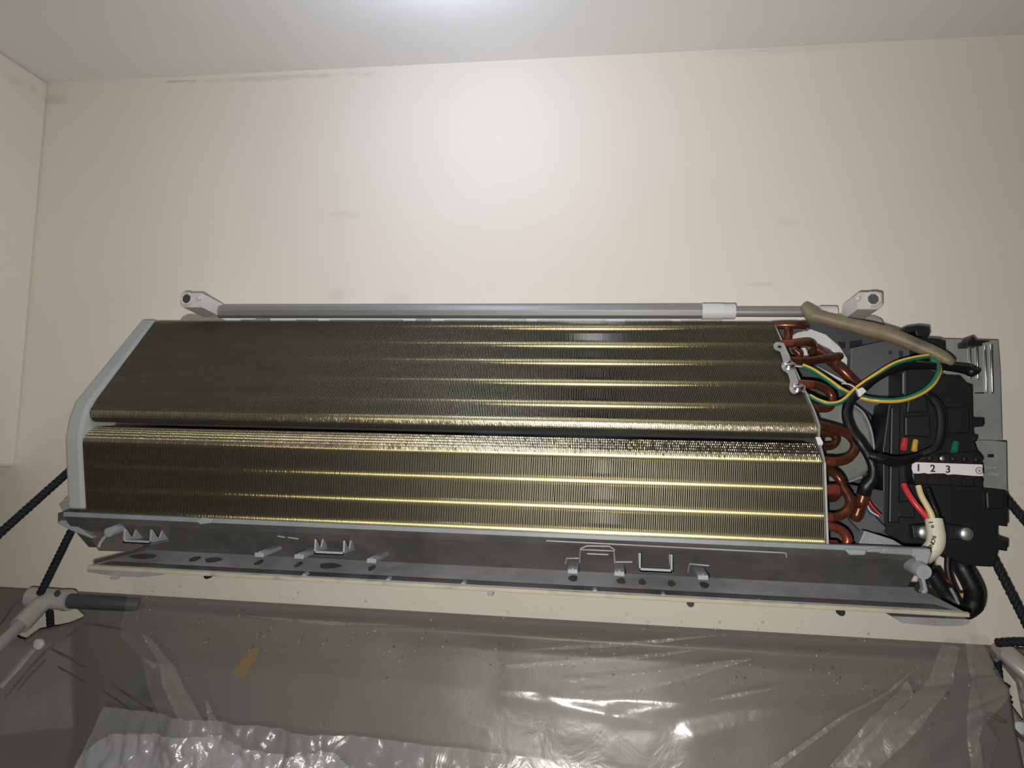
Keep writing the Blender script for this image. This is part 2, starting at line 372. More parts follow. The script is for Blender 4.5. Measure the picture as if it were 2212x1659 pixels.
# foam end plate, left
def end_plate(mb, prof, off, t0, t1, side):
    pts0, pts1 = [], []
    for (y, z) in prof:
        x = XLR(min(z, ZT))[side]
        pts0.append(V((x+t0, y+off[0], z+off[1]))); pts1.append(V((x+t1, y+off[0], z+off[1])))
    n = len(pts0)
    if side == 0 or True:
        mb.add(pts0+pts1, [tuple(range(n)), tuple(range(2*n-1, n-1, -1))]+[(k, k+n, (k+1) % n+n, (k+1) % n) for k in range(n)])
foam_prof = [(-.020, 2.243), (-.045, 2.245), (-.166, 2.135), (-.176, 2.118), (-.183, 2.095), (-.183, Z3), (-.14, Z3), (-.14, 2.10), (-.02, 2.20)]
mb = MB(); end_plate(mb, foam_prof, (-.001, .0005), -.0185, -.0005, 0)
mb.build('foam_end_plate', M['foam'], ac, bevel=.003)
pl_prof = [(-.024, 2.238), (-.045, 2.240), (-.160, 2.140), (-.172, 2.125), (-.168, 2.114), (-.172, 2.107), (-.183, 2.092), (-.183, Z3-.008), (-.150, Z3-.008), (-.14, 2.10), (-.02, 2.20)]
mb = MB(); end_plate(mb, pl_prof, (-.0005, .0005), .0005, .0022, 1)
mb.build('metal_end_plate', M['plate'], ac)

# copper return bends
def bend(pts, rpx, m='copper', name='return_bend', **k):
    path = [P(*q) for q in pts]
    r = rpx*(CAM-path[0]).length/FPX
    return MB().tube(path, r, 16, sub=6, round_end=True, **k).build(name, M[m], ac)
Yb = -.050
bend([(1668, 703, -.04), (1700, 702, -.045), (1735, 704, -.045), (1741, 712, -.03)], 8.5)
bend([(1702, 712, -.06), (1703, 726, -.06), (1700, 742, -.06)], 8)
bend([(1690, 742, -.072), (1715, 742, -.072), (1745, 739, -.07), (1757, 747, -.06), (1752, 760, -.05)], 8)
bend([(1718, 756, -.08), (1727, 765, -.08), (1723, 779, -.08)], 7)
bend([(1762, 752, -.04), (1790, 775, -.05), (1820, 800, -.06), (1856, 836, -.06)], 11, name='suction_pipe')
bend([(1700, 778, -.095), (1735, 780, -.09), (1775, 776, -.08), (1812, 771, -.07)], 8.5, name='capillary_pipe')
bend([(1728, 829, -.125), (1762, 832, -.122), (1788, 843, -.12), (1798, 862, -.12), (1790, 880, -.125), (1765, 881, -.13), (1742, 870, -.135)], 8.5)
bend([(1754, 915, -.155), (1795, 925, -.150), (1832, 938, -.145), (1848, 962, -.145), (1834, 988, -.15), (1808, 997, -.155), (1776, 997, -.16)], 9.5)
bend([(1765, 940, -.13), (1795, 937, -.12), (1806, 950, -.12), (1797, 963, -.13), (1765, 966, -.14)], 7.5)
bend([(1774, 1017, -.155), (1797, 1020, -.150), (1813, 1034, -.15), (1821, 1052, -.152), (1833, 1072, -.155), (1836, 1090, -.157), (1824, 1109, -.16), (1803, 1117, -.163), (1774, 1117, -.165)], 9)
bend([(1774, 1075, -.14), (1800, 1076, -.135), (1812, 1064, -.14)], 7.5)
bend([(1774, 1135, -.165), (1803, 1139, -.162), (1823, 1151, -.16), (1831, 1168, -.16), (1822, 1182, -.16)], 9, 'copper_red')
bend([(1774, 1173, -.160), (1804, 1174, -.158)], 7, 'copper_red')
bend([(1866, 1064, -.14), (1860, 1085, -.14), (1850, 1114, -.14)], 12.5, name='capped_pipe')
bend([(1842, 1078, -.15), (1852, 1090, -.145)], 8, name='pipe_branch')
for pts, r in (([(1728, 829, -.1255), (1755, 831, -.1235)], 9.6), ([(1776, 1058, -.168), (1809, 1058, -.165)], 11), ([(1776, 1117, -.1655), (1796, 1117, -.164)], 9.8), ([(1784, 996.5, -.161), (1798, 997, -.158)], 9.9), ([(1686, 742, -.073), (1713, 742, -.0725)], 9)):
    path = [P(*q) for q in pts]; MB().tube(path, r*.68/FPX, 18).build('brazed_joint', M['copper_red'], ac, bevel=.0008)
# cable tie stub beside the ridge
MB().prism(W((1762, 944, -.172), (1772, 944, -.172), (1778, 956, -.172), (1776, 963, -.172), (1768, 962, -.172)), (0, .002, 0)).build('white_clip', M['nylon'], ac)

# earth strap with screws, lying on the slope
def SP(px, py, off=.001): return PN(px, py, sp+sn*off, sn)
out = []
def arc(cx, cy, r, a0, a1, n=10): return [(cx+r*math.cos(math.radians(a0+(a1-a0)*i/n)), cy-r*math.sin(math.radians(a0+(a1-a0)*i/n))) for i in range(n+1)]
strap_px = arc(1680, 747, 9, 100, 235)+[(1685, 758), (1690, 772), (1692, 780)]+arc(1699, 790, 11, 160, 250)+[(1702, 806), (1707, 822)]+arc(1717, 837, 12, 170, 320)+[(1724, 820), (1712, 786), (1694, 741)]
st = MB().prism([SP(x, y, .004) for x, y in strap_px], sn*-.0015).build('earth_strap', M['plate'], ac, bevel=.0003)
hole = PN(1684, 749, sp+sn*.0042, sn); MB().tube([hole, hole+sn*.0003], .0019, 16).build('strap_hole', M['black'], st)
for (x, y) in ((1704.5, 788), (1724, 836)):
    c = SP(x, y, .0045); sc = MB().tube([c-sn*.001, c+sn*.0005], .0066, 24).dome(c+sn*.0005, sn, .0058, .0030, 24).build('strap_screw', M['chrome'], ac)
    mb = MB(); uu = V((1, 0, 0)); vv = sn.cross(uu)
    cc = c+sn*.0030
    for d, e in ((uu, vv), (vv, uu)):
        d2 = (d+e*.3).normalized(); e2 = sn.cross(d2)
        mb.prism([cc+d2*.0022+e2*.0005, cc-d2*.0022+e2*.0005, cc-d2*.0022-e2*.0005, cc+d2*.0022-e2*.0005], sn*.0008)
    mb.build('cross_recess', M['ink'], sc)
# ring terminals and crimps
def ptube(pts, rpx, m, name, parent=None, n=12, sub=6, two=None, mats=None, flat=None, re=False):
    path = [P(*q) for q in pts]
    rr = [a*(CAM-b).length/FPX for a, b in zip(rpx if isinstance(rpx, (list, tuple)) else [rpx]*len(path), path)]
    return MB().tube(path, rr, n, sub=sub, two=two, flat=flat, round_end=re).build(name, mats or M[m], parent or ac)
ptube([(1714, 790, -.103), (1738, 793, -.104)], 3.2, 'chrome', 'ring_terminal', flat=.6)
ptube([(1734, 845, -.133), (1752, 858, -.135)], 3.2, 'chrome', 'ring_terminal', flat=.6)
GY = [M['yellow'], M['green']]
ptube([(1733, 790, -.104), (1741, 793, -.105), (1760, 802, -.11), (1790, 822, -.12), (1815, 840, -.125), (1834, 850, -.122)], 5.2, None, 'earth_wire', mats=GY, two=1, n=14)
ptube([(1749, 855, -.134), (1765, 864, -.137), (1790, 872, -.14), (1812, 870, -.14), (1828, 860, -.136), (1842, 846, -.13), (1862, 830, -.127), (1895, 808, -.125), (1930, 787, -.12), (1965, 776, -.118), (2006, 769, -.115)], 4.6, None, 'earth_wire', mats=GY, two=1, n=14)
ptube([(1845, 852, -.120), (1868, 860, -.12), (1900, 865, -.125), (1945, 864, -.125), (1985, 851, -.125), (2012, 832, -.125), (2026, 810, -.12), (2028, 794, -.11), (2014, 776, -.105)], 5.2, None, 'earth_wire', mats=GY[::-1], two=1, n=14)
# white cable tie
tie = ptube([(1820, 829, -.13), (1834, 830, -.138), (1848, 838, -.142), (1858, 848, -.142)], 3, 'nylon', 'cable_tie', flat=.4)
MB().prism(W((1852, 842, -.146), (1864, 836, -.146), (1873, 845, -.146), (1858, 858, -.146)), (0, .006, 0)).build('tie_head', M['nylon'], tie, bevel=.0008)
# black cables
ptube([(2116, 802, -.10), (2100, 803, -.10), (2085, 798, -.10), (2040, 792, -.105), (1995, 790, -.11), (1955, 791, -.115), (1915, 804, -.12), (1885, 822, -.125), (1855, 848, -.13), (1834, 870, -.135), (1829, 900, -.14), (1840, 932, -.145), (1859, 958, -.15), (1876, 985, -.15), (1886, 1012, -.15), (1883, 1035, -.148), (1870, 1052, -.145), (1865, 1066, -.142)],
      [3, 10, 9, 7, 7, 8, 8, 8, 9, 9.5, 9, 8.5, 8.5, 8.5, 9, 10, 13, 12], 'black_soft', 'sensor_cable', n=16)
ptube([(1878, 984, -.155), (1905, 991, -.155), (1935, 998, -.15), (1965, 993, -.145), (1990, 983, -.14)], [7, 9, 11, 9, 6], 'black_soft', 'wrapped_cable', n=14)
ptube([(1968, 990, -.140), (1994, 981, -.14), (2022, 968, -.14), (2032, 945, -.135), (2034, 905, -.13), (2028, 880, -.125), (2012, 860, -.12), (1996, 848, -.115)], [5, 7, 8, 9, 9, 9, 8, 6], 'black_soft', 'wrapped_cable', n=14)
# tan flattened sleeve at top
ptube([(1742, 666, -.055), (1756, 680, -.06), (1785, 688, -.065), (1830, 700, -.07), (1880, 712, -.078), (1930, 726, -.088), (1985, 748, -.095), (2025, 766, -.10), (2050, 780, -.105)], [11, 16, 12, 13, 15, 14, 13, 13, 10], 'tan', 'insulation_sleeve', n=18, re=True)

# fan casing and chassis behind the bends
def poly(name, pts, Y, t, m, bevel=.0008, parent=None, **k):
    return MB().prism([P(x, y, Y) for x, y in pts], (0, t, 0), **k).build(name, M[m], parent or ac, bevel=bevel)
poly('chassis_side', [(1672, 702), (1745, 690), (1830, 705), (1905, 712), (1965, 735), (1985, 900), (1980, 1190), (1770, 1190), (1760, 900)], -.030, .022, 'casing2', bevel=.001)
mb = MB(); outer = [(1700, 732), (1722, 718), (1752, 710), (1785, 722), (1815, 748), (1835, 780), (1842, 806), (1838, 812)]
inner = [(1825, 797), (1813, 772), (1795, 755), (1770, 743), (1740, 742), (1712, 750)]
mb.prism([P(x, y, -.040) for x, y in outer+inner], (0, .008, 0)); mb.build('white_foam_ring', M['foam'] if False else M['nylon'], ac, bevel=.0015)
poly('white_foam_ring', [(1730, 752), (1740, 750), (1750, 772), (1738, 773)], -.046, .006, 'nylon')
poly('white_foam_ring', [(1757, 790), (1765, 790), (1826, 822), (1838, 835), (1800, 815)], -.046, .006, 'nylon')
poly('grey_bracket', [(1838, 752), (1905, 737), (1925, 737), (1979, 756), (1981, 790), (1955, 812), (1952, 870), (1935, 950), (1912, 955), (1890, 900), (1850, 868), (1836, 830)], -.060, .012, 'steelgrey')
for q in ([(1919, 757), (1927, 757), (1928, 765), (1920, 765)], [(1941, 758), (1951, 758), (1951, 773), (1943, 774)]): poly('bracket_slot', q, -.0606, .001, 'ink', 0)
for q in ([(1836, 737), (1862, 734), (1864, 750), (1837, 753)], [(1812, 738), (1826, 738), (1826, 752), (1815, 752)]): poly('chassis_slot', q, -.0315, .002, 'black', 0)
fc = MB(); cs = [(1762, 890), (1800, 868), (1842, 874), (1868, 893), (1884, 930), (1890, 975), (1882, 1012), (1860, 1036), (1822, 1046), (1785, 1052), (1768, 1000)]
fc.prism([P(x, y, -.075) for x, y in cs], (0, .04, 0)); fc.build('fan_casing', M['casing'], ac, bevel=.004)
ptube([(1842, 874, -.077), (1866, 893, -.077), (1882, 930, -.077), (1889, 975, -.077)], 2.2, 'rail', 'casing_rim')
ptube([(1772, 1048, -.080), (1815, 1046, -.080), (1862, 1030, -.080)], 2.5, 'rail', 'casing_rim')
poly('casing_flange', [(1892, 930), (1905, 945), (1905, 1010), (1885, 1010), (1893, 975)], -.070, .01, 'casing')
poly('lower_chassis', [(1785, 1050), (1835, 1046), (1910, 1060), (1912, 1150), (1950, 1178), (2005, 1198), (1790, 1192)], -.105, .03, 'casing2', .001)
poly('chassis_gusset', [(1868, 1146), (1930, 1166), (1962, 1186), (1850, 1186)], -.155, .01, 'pan', .001)
poly('grey_bracket', [(1862, 1095), (1890, 1115), (1915, 1140), (1905, 1152), (1860, 1148), (1835, 1122)], -.125, .008, 'steelgrey')
# thin coloured leads
for i, (m, dx) in enumerate((('red', 0), ('ink', -4), ('cream', -8), ('blue', -11))):
    ptube([(1876+dx*.6, 1080-dx*.9, -.130), (1886+dx*.7, 1096-dx, -.13), (1903+dx*.6, 1113-dx*.3, -.13)], 2, m, 'thin_lead')

# galvanised plate right
gp = poly('galvanised_plate', [(2038, 732), (2080, 733), (2156, 735), (2161, 800), (2165, 951), (2100, 951), (2040, 950)], -.045, .002, 'galv', .0004)
for xpx, y0, y1, r in ((2094, 748, 815, 2.6), (2110, 746, 818, 2.6), (2128, 748, 846, 2.2), (2141, 745, 847, 2.8)):
    ptube([(xpx, y0, -.0455), (xpx+2.5, y1, -.0455)], r, 'chrome', 'pressed_rib', gp, sub=0, re=True)
poly('plate_slot', [(2105, 848), (2126, 847), (2127, 850), (2106, 850)], -.0456, .001, 'black', 0, gp)
gp2 = poly('terminal_plate', [(2104, 951), (2140, 951), (2174, 955), (2176, 1062), (2122, 1060)], -.060, .003, 'galv', .0004)
poly('plate_slot', [(2134, 981), (2147, 981), (2147, 988), (2134, 988)], -.0606, .001, 'black', 0, gp2)
for q in ([(2129, 1007), (2141, 1006), (2141, 1013), (2130, 1014)], [(2146, 1008), (2150, 1008), (2150, 1012), (2146, 1012)], [(2137, 1020), (2146, 1019), (2146, 1026), (2137, 1026)], [(2149, 1022), (2157, 1020), (2157, 1029), (2150, 1029)]):
    mbq = MB(); a, b, c, d = q
    for k in range(3):
        t = k/2.4; mbq.prism([P(a[0]+(b[0]-a[0])*t, a[1], -.0603), P(a[0]+(b[0]-a[0])*t+1.5, a[1], -.0603), P(a[0]+(b[0]-a[0])*t+1.5, d[1], -.0603), P(a[0]+(b[0]-a[0])*t, d[1], -.0603)], (0, .0002, 0))
    mbq.build('stamped_mark', M['ink_grey'], gp2)
# black wiring box
box_px = [(1920, 872), (1953, 858), (1953, 800), (1990, 792), (2045, 812), (2073, 813), (2088, 829), (2101, 833), (2102, 904), (2126, 905), (2127, 921), (2103, 923), (2104, 940), (2113, 942), (2112, 953), (2106, 955), (2112, 973), (2122, 985), (2124, 1056), (2150, 1058), (2172, 1061), (2177, 1068), (2178, 1138), (2155, 1135), (2155, 1162), (2178, 1170), (2177, 1191), (2156, 1188), (2155, 1200), (2145, 1225), (2088, 1222), (2045, 1200), (2018, 1199), (1960, 1182), (1925, 1160), (1908, 1150), (1907, 970)]
wb = poly('wiring_box', box_px, -.100, .045, 'black', .0012)
poly('box_clip', [(1948, 718), (1956, 706), (1985, 702), (2008, 705), (2010, 722), (2004, 730), (1980, 725), (1978, 716), (1958, 721)], -.075, .03, 'black', .001)
poly('box_clip', [(1980, 728), (2030, 731), (2043, 737), (2044, 775), (2000, 770), (1980, 762)], -.078, .03, 'black', .001)
poly('box_clip', [(2088, 736), (2096, 734), (2100, 726), (2104, 728), (2110, 735), (2142, 736), (2122, 741), (2122, 747), (2089, 748)], -.070, .02, 'black', .0005)
poly('box_clip', [(1890, 711), (1932, 709), (1934, 716), (1905, 716)], -.03, .02, 'black', .0005)
ptube([(1951, 806, -.101), (1951, 850, -.101)], 1.2, 'rail', 'box_edge', sub=0)
for q in ([(1955, 900), (2010, 896), (2012, 945), (1955, 942)], [(1962, 860), (2000, 852), (2008, 890), (1958, 892)], [(2040, 880), (2095, 878), (2096, 935), (2042, 938)], [(1925, 880), (1946, 872), (1944, 1130), (1920, 1130)], [(2130, 1062), (2170, 1066), (2172, 1100), (2132, 1100)], [(1935, 1085), (1975, 1080), (1978, 1120), (1940, 1118)]):
    poly('moulded_panel', q, -.104, .006, 'dark_rib', .0015, wb)
poly('panel_window', [(1978, 902), (1995, 902), (1995, 918), (1978, 918)], -.1046, .001, 'black', 0, wb)
poly('clamp_bar', [(1970, 1135), (2030, 1129), (2080, 1136), (2098, 1148), (2092, 1166), (2030, 1167), (1975, 1164)], -.112, .010, 'dark_rib', .001)
for (x, y) in ((1995, 1150), (2085, 1153)):
    c = P(x, y, -.113); MB().tube([c, c+V((0, -.002, 0))], .0063, 24).dome(c+V((0, -.002, 0)), (0, -1, 0), .0063, .003, 24).build('clamp_bolt', M['bolt'], ac)
# terminal block
tb = MB().prism([P(x, y, -.118) for x, y in [(1972, 984), (2110, 975), (2121, 984), (2123, 1052), (1978, 1048), (1970, 1030)]], (0, .02, 0)).build('terminal_block', M['black'], ac, bevel=.0015)
mb = MB()
for i in range(6):
    for yy, s_ in ((989, 1), (1037, 1)):
        c = P(1985+i*25, yy+i*.8, -.118); mb.tube([c, c+V((0, -.0025, 0))], .0042, 14)
mb.build('screw_collars', M['dark_rib'], tb)
for i in range(6):
    c = P(1985+i*25, 989+i*.8, -.1205); MB().dome(c, (0, -1, 0), .0024, .001, 12, 3).build('terminal_screw', M['bolt'] if i in (2,) else M['dark_rib'], tb)
lb = [(1971, 1000), (1978, 998.5), (2122, 1003.5), (2124, 1028.5), (2105, 1028), (2060, 1024.5), (2048, 1025.5), (2040, 1022.5), (2018, 1022.5), (2005, 1023.5), (1997, 1021.5), (1985, 1023), (1973, 1022.5), (1969.5, 1012)]
poly('number_strip', lb, -.1222, .0008, 'label', 0, tb)
def text(s_, px, py, Y, hpx, m, parent, name, rotdeg=0, bold=0.0):
    c = bpy.data.curves.new('t', 'FONT'); c.body = s_; c.align_x = 'CENTER'; c.align_y = 'CENTER'; c.size = 1; c.extrude = .02; c.offset = bold
    o = bpy.data.objects.new('t', c); COL.objects.link(o); dg = bpy.context.evaluated_depsgraph_get()
    me = bpy.data.meshes.new_from_object(o.evaluated_get(dg)); bpy.data.objects.remove(o)
    sc = hpx*.75/FPX/.70; pos = P(px, py, Y)
    T = Matrix.Translation(pos) @ Matrix.Rotation(math.radians(90), 4, 'X') @ Matrix.Rotation(math.radians(rotdeg), 4, 'Z') @ Matrix.Diagonal((sc, sc, sc, 1))
    root = V((0, 0, 0)); p = parent
    while p is not None: root += p.location; p = p.parent
    me.transform(Matrix.Translation(-root) @ T); me.materials.clear(); me.materials.append(M[m])
    r = bpy.data.objects.new(name, me); COL.objects.link(r); r.parent = parent; return r
text('1', 1984, 1011, -.1224, 13.5, 'ink', tb, 'printed_number', -1, .022)
text('2', 2015, 1012.5, -.1224, 13.5, 'ink', tb, 'printed_number', -1, .022)
text('3', 2048, 1014.5, -.1224, 13.5, 'ink', tb, 'printed_number', -1, .022)
c = P(2115.5, 1016.5, -.1224); mb = MB()
ring = [c+V((math.cos(a)*.0030, 0, math.sin(a)*.0030)) for a in [2*math.pi*i/32 for i in range(33)]]
mb.tube(ring, .0003, 6)
def bar(x0, x1, z0, z1): mb.box((c.x+x0, c.y-.0002, c.z+z0), (c.x+x1, c.y+.0002, c.z+z1))
bar(-.0002, .0002, 0, .0017); bar(-.0018, .0018, -.0002, .0002); bar(-.0012, .0012, -.0009, -.0006); bar(-.0006, .0006, -.0016, -.0013)
mb.build('earth_symbol', M['ink'], tb)
# wire stubs and mains leads
for (x, y, m, r) in ((1953, 960, 'red', 7), (1976, 963, 'yellow', 6), (2062, 967, 'green', 7)):
    ptube([(x+2, y-10, -.108), (x, y, -.112), (x-1, y+9, -.115)], r*.85, m, 'wire_stub', sub=2)
ptube([(1952, 1046, -.125), (1962, 1066, -.13), (1980, 1092, -.135), (2003, 1118, -.137), (2012, 1130, -.137)], 5.5, 'red', 'live_wire')
ptube([(1984, 1050, -.130), (1990, 1070, -.134), (2003, 1094, -.138), (2012, 1112, -.14), (2016, 1132, -.14)], 5.5, 'cream', 'neutral_wire')
ptube([(2004, 1056, -.122), (2014, 1085, -.128), (2024, 1110, -.132), (2026, 1130, -.135)], 5, 'black_soft', 'black_wire')
sh = ptube([(2017, 1122, -.138), (2020, 1140, -.14), (2022, 1158, -.142), (2020, 1176, -.142), (2010, 1190, -.14), (1996, 1204, -.13)], [15, 15.5, 16, 16, 16, 15], 'sheath', 'mains_cable_sheath', n=20)
for ch, x, y, rt in (('1', 2010, 1129, -82), ('9', 2012, 1138, -82), ('R', 2017, 1161, -95), ('O', 2015, 1169, -105), ('N', 2012, 1177, -115), ('E', 2008, 1184, -120)):
    text(ch, x, y, -.1535, 7.5, 'ink', sh, 'printed_letter', rt, .01)

# drain pan / front chassis: rail, recessed wall, shelf and cream lip
XA, XB = P(140, 1103, -.187).x, P(2008, 1187, -.187).x
zr = 2.0215
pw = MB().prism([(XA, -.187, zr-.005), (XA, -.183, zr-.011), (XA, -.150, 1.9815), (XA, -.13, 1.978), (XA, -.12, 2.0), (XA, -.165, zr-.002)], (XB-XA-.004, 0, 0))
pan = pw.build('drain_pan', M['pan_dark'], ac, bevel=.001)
for i in (0, len(pan.data.vertices)//2): pass
MB().prism([(XA, -.189, zr), (XA, -.189, zr-.0045), (XA, -.178, zr-.0045), (XA, -.178, zr)], (XB-XA, 0, 0)).build('pan_rail', M['rail'], ac, bevel=.0006)
XS, XE = P(196, 1215, -.192).x, P(2082, 1323, -.192).x
sh_pts_l = [V((XS+.030, -.148, 1.982)), V((XS, -.192, 1.9715)), V((XS, -.190, 1.966)), V((XS+.03, -.14, 1.974))]
sh_pts_r = [V((XB+.004, -.148, 1.982)), V((XE, -.192, 1.9715)), V((XE, -.190, 1.966)), V((XB+.01, -.14, 1.974))]
MB().add(sh_pts_l+sh_pts_r, [(3, 2, 1, 0), (4, 5, 6, 7), (0, 1, 5, 4), (1, 2, 6, 5), (2, 3, 7, 6), (3, 0, 4, 7)]).build('outlet_shelf', M['pan'], ac, bevel=.0006)
def shz(y): return 1.982-(-.148-y)*(1.982-1.9715)/.044
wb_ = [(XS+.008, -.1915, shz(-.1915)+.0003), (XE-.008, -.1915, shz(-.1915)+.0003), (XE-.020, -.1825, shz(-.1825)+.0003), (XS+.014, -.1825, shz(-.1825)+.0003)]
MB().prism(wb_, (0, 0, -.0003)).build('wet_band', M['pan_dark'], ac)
for i, (wx, ww) in enumerate(((559, 9), (645, 8), (712, 26), (803, 8), (1238, 10), (1342, 10), (1387, 8), (1450, 9), (1521, 10), (460, 20), (420, 12), (310, 34))):  # darker discs on the shelf below the tabs and hooks
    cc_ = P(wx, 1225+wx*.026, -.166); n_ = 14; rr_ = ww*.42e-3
    MB().prism([(cc_.x+rr_*math.cos(q_*2*math.pi/n_)*(1+.15*math.sin(q_*5+i)), -.167+.007*math.sin(q_*2*math.pi/n_), shz(-.167+.007*math.sin(q_*2*math.pi/n_))+.0002) for q_ in range(n_)], (0, 0, -.0003)).build('dark_patch', M['pan_dark'], ac)
MB().prism([(XS-.001, -.193, 1.9715), (XS-.001, -.196, 1.9705), (XS-.001, -.196, 1.9672), (XS-.001, -.188, 1.9668)], (XE-XS+.004, 0, 0)).build('cream_lip', M['strip'], ac, bevel=.0006)
poly('under_cover', [(188, 1226), (372, 1236), (345, 1243), (300, 1247), (250, 1245), (188, 1236)], -.185, .02, 'pan', .0006)
poly('under_cover', [(1925, 1331), (2092, 1338), (2097, 1345), (2080, 1352), (2030, 1353), (1950, 1346)], -.180, .02, 'pan', .0006)
poly('under_cover', [(1052, 1276), (1066, 1277), (1064, 1288), (1054, 1287)], -.186, .006, 'pan', .0004)
for x, y in ((446, 1246), (1492, 1306), (1818, 1325)): 
    c = P(x, y-2, -.186); MB().tube([c, c+V((0, .006, 0))], .0032, 12).build('drip_nub', M['black'], ac)
# left ear of the pan
poly('pan_ear', [(124, 1108), (140, 1103), (230, 1112), (310, 1180), (280, 1192), (212, 1190), (195, 1162), (150, 1145), (124, 1128)], -.172, .02, 'pan_dark', .001)
poly('pan_ear', [(122, 1130), (152, 1146), (198, 1164), (200, 1160), (150, 1126), (130, 1124)], -.178, .01, 'pan_light', .001)
poly('pan_ear', [(126, 1088), (146, 1072), (152, 1098), (134, 1104)], -.165, .015, 'pan', .001)
# right end: moulded bracket
poly('pan_ear', [(1965, 1186), (2008, 1187), (2013, 1195), (2005, 1218), (1994, 1226), (1985, 1208), (1968, 1200)], -.190, .012, 'pan_light', .001)
poly('pan_ear', [(1978, 1204), (1987, 1206), (1996, 1226), (1988, 1240), (1975, 1230), (1982, 1222)], -.190, .01, 'pan_light', .001)
poly('pan_ear', [(1990, 1246), (1998, 1246), (2006, 1278), (1998, 1284), (1990, 1280), (1996, 1274)], -.184, .008, 'pan_light', .001)
c = P(1987, 1268, -.170); MB().tube([c, c+V((0, -.002, 0))], .005, 16).build('pan_hole', M['black'], ac)
def boss(x, y, Y, r):
    c = P(x, y, Y); b = MB().tube([c+V((0, .03, .004)), c], [r*1.25, r], 20).build('screw_boss', M['pan_light'], ac, bevel=.0006)
    MB().tube([c+V((0, -.0002, 0)), c+V((0, -.0004, 0))], r*.42, 16).build('boss_hole', M['pan'], b)
boss(234, 1150, -.197, .0046); boss(1996, 1236, -.200, .0062)
ptube([(228, 1158, -.187), (217, 1172, -.187), (214, 1182, -.187)], 3, 'pan_light', 'boss_rib', sub=2)
ptube([(243, 1149, -.19), (256, 1149, -.185)], 2.5, 'pan_light', 'boss_rib', sub=2)
# rail clips
poly('rail_clip', [(421, 1125), (436, 1118), (460, 1121), (456, 1130), (432, 1133)], -.192, .006, 'pan_light', .001)
poly('rail_clip', [(1824, 1186), (1874, 1188), (1870, 1200), (1836, 1200)], -.1925, .006, 'pan_light', .0015)
poly('rail_clip', [(1876, 1186), (1908, 1184), (1906, 1194), (1872, 1193)], -.192, .004, 'rail', .001)
poly('rail_clip', [(1908, 1184), (1972, 1186), (1970, 1200), (1900, 1196)], -.1915, .004, 'rail', .001)
# tabs
for i, (x, y) in enumerate(((559, 1199), (645, 1203), (802, 1212), (1237, 1235), (1338, 1240), (1519, 1248))):
    c = P(x, y, -.200); h = .0021; wd = .0046
    t = MB().prism([c+V((-wd, 0, -h)), c+V((wd, 0, -h)), c+V((wd, 0, h)), c+V((-wd, 0, h))], (0, .04, .002)).build('locking_tab', M['pan_light'], ac, bevel=.0007)
    MB().box((c.x-.0006, -.199, c.z+h), (c.x+.0006, -.165, c.z+h+.0012)).build('tab_rib', M['pan_light'], t)
# U hooks
def hook(x0, x1, ybase, ytop, Yf, lean):
    a, b = P(x0, ybase, Yf), P(x1, ybase+(x1-x0)*.03, Yf); hgt = (ybase-ytop)/FPX*.655
    mb = MB().box((a.x, Yf, a.z-.0035), (b.x, Yf+.030, a.z-.0015))
    mb.box((a.x, Yf, a.z-.0035), (b.x, Yf+.0016, a.z+.0002))
    for X in (a.x, b.x-.0018):
        mb.prism([(X, Yf, a.z-.003), (X, Yf, a.z+hgt), (X, Yf+.002, a.z+hgt), (X, Yf+.010, a.z+.003), (X, Yf+.014, a.z+.001), (X, Yf+.018, a.z+hgt*.8), (X, Yf+.021, a.z+hgt*.8), (X, Yf+.030, a.z-.003)], (.0018, 0, 0))
    return mb.build('filter_hook', M['pan_light'], ac, bevel=.0004)
hook(678, 744, 1190, 1164, -.195, 0); hook(1380, 1453, 1227, 1196, -.195, 0); hook(265, 326, 1166, 1140, -.195, 0)
# raised moulding on the pan wall: frame of thin ribs
def wallp(px, py, off=.0006):
    pt = V((0, -.183, zr-.011)); nn = V((0, -(zr-.011-1.9815), -.033)).normalized(); nn = V((0, -.033*0-(.029), -.033)).normalized()
    q = PN(px, py, pt+nn*off, nn); return q
for seg in ([(1254, 1185), (1268, 1179), (1316, 1180), (1328, 1188)], [(1252, 1215), (1254, 1187), (1326, 1190), (1328, 1216)], [(1222, 1218), (1224, 1206), (1250, 1206)], [(1330, 1214), (1366, 1214)], [(1486, 1236), (1490, 1218), (1532, 1222)], [(1268, 1196), (1314, 1198)], [(1180, 1168), (1690, 1194), (1697, 1194), (1699, 1203)], [(600, 1158), (616, 1161)], [(622, 1161), (645, 1164)]):
    MB().tube([wallp(*s_) for s_ in seg], .0008, 6).build('pan_rib', M['pan'], ac)
# lip notches: small pale stubs along the shelf edge
for x, y in ((657, 1243), (838, 1254), (1001, 1262), (1285, 1278), (1433, 1287), (1640, 1300), (1858, 1314)):
    c = P(x, y, -.1925); MB().prism([c+V((-.0035, 0, -.0012)), c+V((.0035, 0, -.0012)), c+V((.0012, 0, .0016)), c+V((-.0012, 0, .0016))], (0, .006, .0012)).build('lip_stub', M['rail'], ac)

